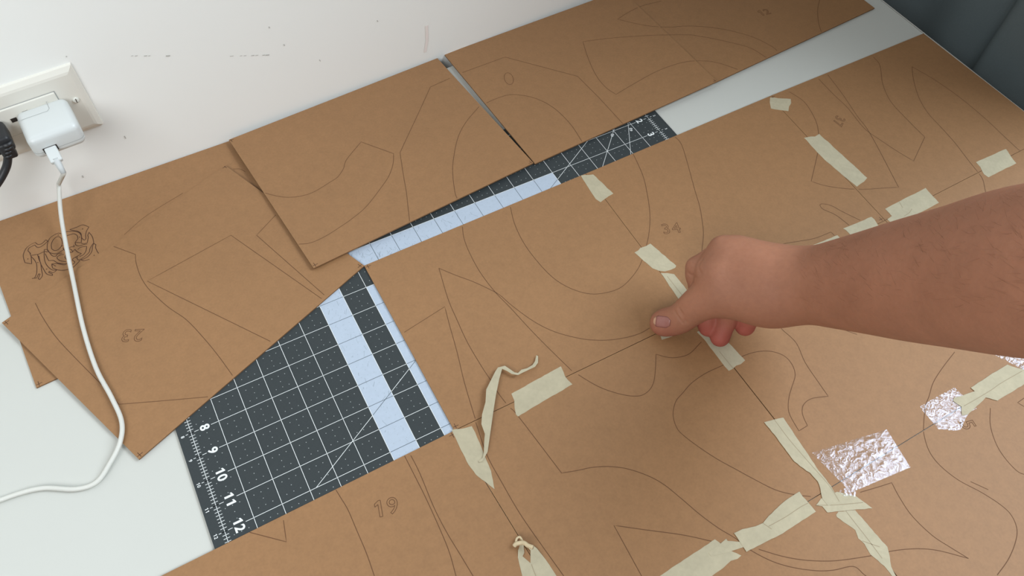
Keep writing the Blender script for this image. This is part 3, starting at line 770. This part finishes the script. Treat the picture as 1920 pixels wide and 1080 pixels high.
mb = MB(); mb.box(c + NRM * 1.55, (.35, .12, 2.3), np.array(WAX)); mb.build('screw_slot', 'slot', sc_)

ch = MB(); cc = wpt(-.56, 1.16, 4.86)
rounded_box(ch, cc, (.93 * IN, .93 * IN, .5 * IN), 6.5, WAX, 6)
chg = ch.build('usb_charger', 'white_plastic', None, True); tag(chg, 'white rounded square USB charger plugged into the wall outlet', 'charger')
hx, hy, hz = .93 * IN, .93 * IN, .5 * IN
def cpt(a, b, c_): return cc + TAN * a * hx + NRM * b * hy + UP * c_ * hz
mb = MB()
# seam of the removable plug head on the top face, and the parting line round the sides
def strip(p, q, w, n):
    t = (q - p) / np.linalg.norm(q - p); s = np.cross(t, n) * w / 2; mb.quad(p + s, q + s, q - s, p - s)
for a, b in (((-.98, -.36), (.18, -.36)), ((.28, -.48), (.28, -.98)), ((.18, -.36), (.28, -.48))):
    strip(cpt(*a, 1.012), cpt(*b, 1.012), .5, UP)
zz = -.35
ring = [cpt(math.copysign(1.006, math.cos(t)) * min(1, abs(math.cos(t)) ** .32), math.copysign(1.006, math.sin(t)) * min(1, abs(math.sin(t)) ** .32), zz) for t in np.linspace(0, 2 * math.pi, 73)]
rr = []
for t in np.linspace(0, 2 * math.pi, 97):
    cx_ = max(-1, min(1, 1.6 * math.cos(t))) * (hx - 6.5); cy_ = max(-1, min(1, 1.6 * math.sin(t))) * (hy - 6.5)
    d = np.array([math.cos(t), math.sin(t)])
    rr.append((cx_, cy_))
def rrect(n=8):
    out = []; r = 6.6
    for sx, sy, a0 in ((1, 1, 0), (-1, 1, 90), (-1, -1, 180), (1, -1, 270)):
        for k in range(n + 1):
            a = math.radians(a0 + 90 * k / n); out.append((sx * (hx - 6.5) + r * math.cos(a), sy * (hy - 6.5) + r * math.sin(a)))
    return out
rp = [cc + TAN * a + NRM * b + UP * zz * hz for a, b in rrect()]
for a, b in zip(rp, rp[1:] + rp[:1]):
    if np.linalg.norm(b - a) > 1e-6: mb.quad(a - UP * .25, b - UP * .25, b + UP * .25, a + UP * .25)
mb.build('seam', 'seam', chg)
pc_ = cpt(-.36, 1.0, -.28)
mb = MB(); mb.box(pc_ - NRM * .4, (6.4, .8, 3.2), np.array(WAX)); mb.build('usb_port', 'slot', chg)

# cable from the charger over the sheets to the left edge
cb = empty('usb_cable', pc_ - UP * 80); tag(cb, 'white USB cable trailing from the charger across the brown sheets and desk', 'cable')
p0 = pc_ + NRM * .5
def fx(x, y, z): return P(x, y, z)
endz = (p0 + NRM * 15 - UP * 6)
mb = MB(); rounded_box(mb, p0 + NRM * 6 - UP * 2.0, (5.4, 8.5, 2.5), 1.2, [TAN, (NRM * .94 - UP * .34), (UP * .94 + NRM * .34)], 3); mb.build('connector', 'white_plastic', cb)
qa = p0 + NRM * 13 - UP * 5
qb = qa + NRM * 8 - UP * 9
mb = MB(); mb.tube([qa - NRM * 2 + UP * 1, qa, (qa + qb) / 2, qb], [3.6, 3.3, 2.8, 2.4], 14); mb.build('strain_relief', 'cable_grey', cb, True)
path = [qa, qb, fx(110, 345, 48), fx(114, 400, 28), fx(123, 455, 14), fx(138, 530, 6.5), fx(156, 615, 5.2), fx(180, 690, 5.0), fx(209, 745, 4.8), fx(228, 790, 4.6), fx(225, 830, 4.6), fx(206, 869, 2.6), fx(181, 904, .6), fx(142, 917, .2), fx(85, 915, .2), fx(40, 924, .2), fx(-20, 945, .2)]
mb = MB(); mb.tube(smooth_line(path, 8), 2.15, 12); mb.build('cord', 'cable', cb, True)

pl = empty('power_plug', wpt(-2.3, .3, 4.3)); tag(pl, 'black power plug with its cord at the left edge of the picture', 'plug')
mb = MB(); rounded_box(mb, wpt(-2.36, .85, 4.95), (.42 * IN, .55 * IN, .36 * IN), 4.0, WAX, 4); mb.build('plug_body', 'black_plastic', pl, True)
mb = MB(); rounded_box(mb, wpt(-2.26, 1.28, 4.72), (.24 * IN, .2 * IN, .36 * IN), 2.4, WAX, 3); mb.build('grip', 'black_plastic', pl, True)
a_ = wall_px(12, 268, 1.3); b_ = wall_px(15, 290, 1.35); c_ = wall_px(10, 318, 1.45); d_ = wall_px(-14, 356, 1.7)
mb = MB()
for k in range(4):
    q = a_ + (b_ - a_) * k / 3; mb.tube([q - UP * 1.5, q + UP * 1.5], 5.6 - k * .35, 14)
mb.build('strain_relief', 'black_plastic', pl, True)
mb = MB(); mb.tube(smooth_line([a_, b_, c_, d_, wall_px(-60, 400, 2.0)], 8), 3.7, 14); mb.build('cord', 'black_plastic', pl, True)

# ------------------------------------------------------------------ forearm and fist
def J(x, y, z, rpx):
    p = P(x, y, z); return p, rpx * depth(p) / F_PX
class Field:
    """smooth union of tapered capsules, grouped so that fingers stay apart"""
    def __init__(s): s.groups = []; s.grooves = []
    def group(s, prims, kin, kout): s.groups.append(([tuple(np.float32(q) for q in (a, b - a, ra, rb - ra)) for (a, ra), (b, rb) in prims], kin, kout))
    @staticmethod
    def cap(p, pr):
        a, ab, ra, dr = pr
        q = p - a; t = np.minimum(np.maximum((q @ ab) * np.float32(1 / (float(ab @ ab) + 1e-9)), 0), 1)
        q = q - t[..., None] * ab
        return np.sqrt(np.einsum('...i,...i->...', q, q)) - (ra + t * dr)
    def prune(s, c, rad):
        """the same field, keeping only what matters within rad of c"""
        e = [[float(s.cap(c, pr)) for pr in g_[0]] for g_ in s.groups]
        lim = min(min(x) for x in e) + 2.6 * rad + 24
        f = Field()
        for (prims, kin, kout), x in zip(s.groups, e):
            keep = [pr for pr, v in zip(prims, x) if v < lim]
            if keep: f.groups.append((keep, kin, kout))
        f.grooves = [gv for gv in s.grooves if float(np.linalg.norm(gv[0] - c)) < rad + 16]
        return f
    def __call__(s, p):
        p = p.astype(np.float32); tot = None
        for prims, kin, kout in s.groups:
            d = None
            for pr in prims:
                e = s.cap(p, pr); d = e if d is None else smin(d, e, kin)
            tot = d if tot is None else smin(tot, d, kout)
        for a, b, r in s.grooves:
            tot = -smin(-tot, s.cap(p, (np.float32(a), np.float32(b - a), np.float32(0), np.float32(0))) - r, 1.2)
        return tot
def smin(a, b, k):
    h = np.maximum(k - np.abs(a - b), 0) / k
    return np.minimum(a, b) - h * h * k * .25
def chain(js): return list(zip(js, js[1:]))
def spline(js, n=4):
    q = smooth_line([np.append(p, r) for p, r in js], n)
    return chain([(x[:3], float(x[3])) for x in q])
fld = Field()
wr = J(1492, 538, 78, 60)
fore = spline([J(1440, 540, 72, 60), wr, J(1560, 534, 108, 76), J(1640, 529, 145, 94), J(1720, 524, 185, 113), J(1820, 517, 228, 134), J(1920, 509, 268, 156), J(2050, 505, 312, 172), J(2150, 500, 338, 172)] + [(P(2150, 500, 338) + np.array(q, float), r_) for q, r_ in (((60, -40, 45), 50), ((130, -95, 130), 54), ((200, -150, 225), 58))])
fld.group(fore, 6, 1)
palm = [(J(1362, 486, 82, 36), J(1440, 520, 78, 52)), (J(1350, 520, 74, 40), J(1440, 545, 74, 52)), (J(1385, 480, 88, 30), J(1450, 520, 86, 46)), (J(1410, 496, 86, 34), J(1470, 530, 84, 52)),
        (J(1360, 548, 62, 34), J(1450, 560, 70, 40))]
fld.group(palm, 16, 22)
thumb = spline([J(1241, 606, 11.5, 21.5), J(1256, 603, 14, 22.5), J(1276, 597, 23, 24), J(1302, 576, 40, 28), J(1330, 560, 54, 33), J(1380, 555, 64, 36), J(1430, 556, 70, 40)])
fld.group(thumb, 5, 12)
fld.group(chain([J(1362, 484, 82, 33), J(1330, 508, 72, 26)]), 5, 9)
fld.group([(J(1351, 461, 92, 13), J(1362, 466, 93, 13)), (J(1383, 463, 95, 12), J(1398, 470, 95, 12))], 3, 12)
fld.group(chain([J(1328, 480, 74, 15), J(1306, 501, 66, 18.5), J(1306, 516, 58, 18.5), J(1312, 556, 36, 19), J(1326, 598, 20, 19), J(1328, 613, 13.5, 18.5)]), 5, 2.2)
fld.group(chain([J(1372, 560, 52, 20), J(1362, 598, 26, 19.5), J(1350, 632, 13, 18.5)]), 4, 2)
fld.group(chain([J(1412, 562, 56, 20), J(1404, 590, 34, 20), J(1397, 611, 21, 19)]), 4, 2)
fld.group(chain([J(1440, 560, 58, 17), J(1428, 584, 42, 17), J(1416, 596, 30, 15)]), 4, 2)
TIPS = [P(1328, 613, 13), P(1350, 634, 12), P(1397, 613, 20)]

def surface_nets(fn, lo, hi, h):
    lo = np.array(lo, np.float32); n = np.ceil((np.array(hi) - lo) / h).astype(int) + 1
    d = np.empty(n, np.float32); B = 14
    nb = [range(0, int(m), B) for m in n]
    ctr = np.array([(i, j, k) for i in nb[0] for j in nb[1] for k in nb[2]])
    cd = fn((ctr + B / 2).astype(np.float32) * h + lo); lim = B * h * .87 * 1.35 + 3
    for (i, j, k), v0 in zip(ctr, cd):
        sl_ = (slice(i, min(i + B, n[0])), slice(j, min(j + B, n[1])), slice(k, min(k + B, n[2])))
        if abs(v0) > lim: d[sl_] = v0; continue
        loc = fn.prune((np.array([i, j, k]) + B / 2).astype(np.float32) * np.float32(h) + lo, B * h * .87)
        g_ = np.stack(np.meshgrid(*[np.arange(q.start, q.stop) for q in sl_], indexing='ij'), -1).astype(np.float32) * h + lo
        d[sl_] = loc(g_)
    ins_ = d < 0
    cs = [(a, b, c) for a in (0, 1) for b in (0, 1) for c in (0, 1)]
    sl = lambda A, o: A[o[0]:A.shape[0] - 1 + o[0], o[1]:A.shape[1] - 1 + o[1], o[2]:A.shape[2] - 1 + o[2]]
    cnt = sum(sl(ins_, o).astype(np.int8) for o in cs)
    act = (cnt > 0) & (cnt < 8)
    idx_ = np.argwhere(act); vid = -np.ones(act.shape, np.int64); vid[act] = np.arange(len(idx_))
    acc = np.zeros((len(idx_), 3)); num = np.zeros(len(idx_))
    val = {o: sl(d, o)[act] for o in cs}
    for a in cs:
        for ax in range(3):
            if a[ax] == 0:
                b = list(a); b[ax] = 1; b = tuple(b)
                va, vb = val[a], val[b]; cr = (va < 0) != (vb < 0)
                t = np.where(cr, va / np.where(cr, va - vb, 1), 0)
                pt = np.repeat(np.array(a, float)[None], len(idx_), 0); pt[:, ax] += t
                acc += pt * cr[:, None]; num += cr
    v = (idx_ + acc / num[:, None]) * h + lo
    F_ = []
    for ax in range(3):
        o1, o2 = [(1, 2), (2, 0), (0, 1)][ax]
        s0 = [slice(None)] * 3; s1 = [slice(None)] * 3
        s0[ax] = slice(0, -1); s1[ax] = slice(1, None)
        A = ins_[tuple(s0)]; B = ins_[tuple(s1)]
        e = np.argwhere(A != B); e = e[(e[:, o1] > 0) & (e[:, o2] > 0) & (e[:, o1] < n[o1] - 1) & (e[:, o2] < n[o2] - 1)]
        flip = A[tuple(e.T)]
        q = []
        for d1, d2 in ((-1, -1), (0, -1), (0, 0), (-1, 0)):
            c = e.copy(); c[:, o1] += d1; c[:, o2] += d2; q.append(vid[tuple(c.T)])
        q = np.stack(q, 1); q[~flip] = q[~flip][:, ::-1]
        F_.append(q)
    return v, np.concatenate(F_)

def on_skin(pts, off):
    """points where the lines of sight through these photo pixels meet the skin, lifted by off"""
    xy = np.array(pts, float); off = np.broadcast_to(off, (len(xy),))
    d = np.stack([(xy[:, 0] - 960) / F_PX, (xy[:, 1] - 540) / F_PX, np.ones(len(xy))], 1) @ CR; d /= np.linalg.norm(d, axis=1)[:, None]
    p = CP + d * 350
    for _ in range(60): p = p + d * (fld(p) * .9)[:, None]
    gr = np.stack([fld(p + .4 * u_) - fld(p - .4 * u_) for u_ in np.eye(3)], 1); gr /= np.linalg.norm(gr, axis=1)[:, None]
    return p + gr * off[:, None]
for cr in ([(1318, 484), (1310, 495), (1309, 503), (1314, 511)], [(1289, 511), (1297, 517), (1305, 521)],
           [(1264, 580), (1270, 592), (1281, 606)], [(1271, 578), (1279, 593), (1287, 605)], [(1273, 577), (1283, 592)]):
    q = on_skin(cr, .1)
    fld.grooves += [(a_, b_, 1.0 if cr[0][0] > 1285 else .85) for a_, b_ in zip(q, q[1:])]
pts_all = [(pr[0] + t_ * pr[1], pr[2] + t_ * pr[3]) for g_, _, _ in fld.groups for pr in g_ for t_ in (0, 1)]
lo = np.min([p - r - 6 for p, r in pts_all], 0); hi = np.max([p + r + 6 for p, r in pts_all], 0)
hv, hf = surface_nets(fld, lo, hi, 1.35)
hand = build('person', hv.tolist(), hf.tolist(), 'skin', None, None, True)
tag(hand, 'bare forearm and fist reaching in from the right, thumb pressing down tape', 'person')
sm_ = hand.modifiers.new('smooth', 'SMOOTH'); sm_.factor = 0.5; sm_.iterations = 2
red = hand.data.attributes.new('redness', 'FLOAT', 'POINT')
rv = np.zeros(len(hv))
for t_ in TIPS: rv = np.maximum(rv, np.clip(1.25 - np.linalg.norm(hv - t_, axis=1) / 26, 0, 1))
rv = np.maximum(rv, .35 * np.clip(1.3 - np.linalg.norm(hv - P(1245, 618, 8), axis=1) / 22, 0, 1))
red.data.foreach_set('value', .8 * rv.astype(np.float32))

def nail(name, m, u0, u1, w, off):
    c = np.array([1243.0, 603.5]); ax = np.array([.945, .12]); ax /= np.linalg.norm(ax); sd = np.array([-ax[1], ax[0]])
    n, k = 9, 7; pp = []; oo = []; f = []
    for i in range(n + 1):
        u_ = u0 + (u1 - u0) * i / n; q = (u_ + 17) / 31; ww = w * (1 - .55 * max(0, abs(q * 2 - 1) - .55) ** 1.2 / .4)
        for j in range(k + 1):
            s_ = (j / k * 2 - 1); pp.append(c + ax * u_ + sd * s_ * ww); oo.append(off + .35 * (1 - s_ * s_))
    for i in range(n):
        for j in range(k): a = i * (k + 1) + j; f.append((a, a + 1, a + k + 2, a + k + 1))
    o = build(name, on_skin(pp, np.array(oo)), f, m, hand, None, True)
    s = o.modifiers.new('thickness', 'SOLIDIFY'); s.thickness = .0004; s.offset = 0
nail('thumbnail', 'nail', -13, 14, 10.5, .25)
nail('thumbnail_edge', 'nail_tip', -17, -13, 10.5, .3)

def arm_hair():
    r = random.Random(11); px = []
    for i in range(300):
        x = r.uniform(1500, 1930); c = 538 - (x - 1490) * .066; h = 58 + (x - 1490) * .225
        px.append((x, c + h * (-.97 + 1.5 * r.random() ** 1.5)))
    base = on_skin(px, 0.05); tip = on_skin(px, 2.6); mb = MB()
    ok = np.abs(fld(base)) < .6
    for b_, t_, k in zip(base, tip, ok):
        if not k: continue
        n = (t_ - b_) / (np.linalg.norm(t_ - b_) + 1e-9)
        d = np.array([.55, .45, -.5]) + np.array([r.gauss(0, .25) for _ in range(3)]); d -= n * (d @ n); d /= np.linalg.norm(d)
        L = r.uniform(6, 12); mb.tube([b_, b_ + n * .9 + d * L * .5, b_ + n * 1.5 + d * L], [.06, .05, .02], 3, cap=False)
    mb.build('arm_hair', 'hair', hand)['kind'] = 'stuff'
arm_hair()
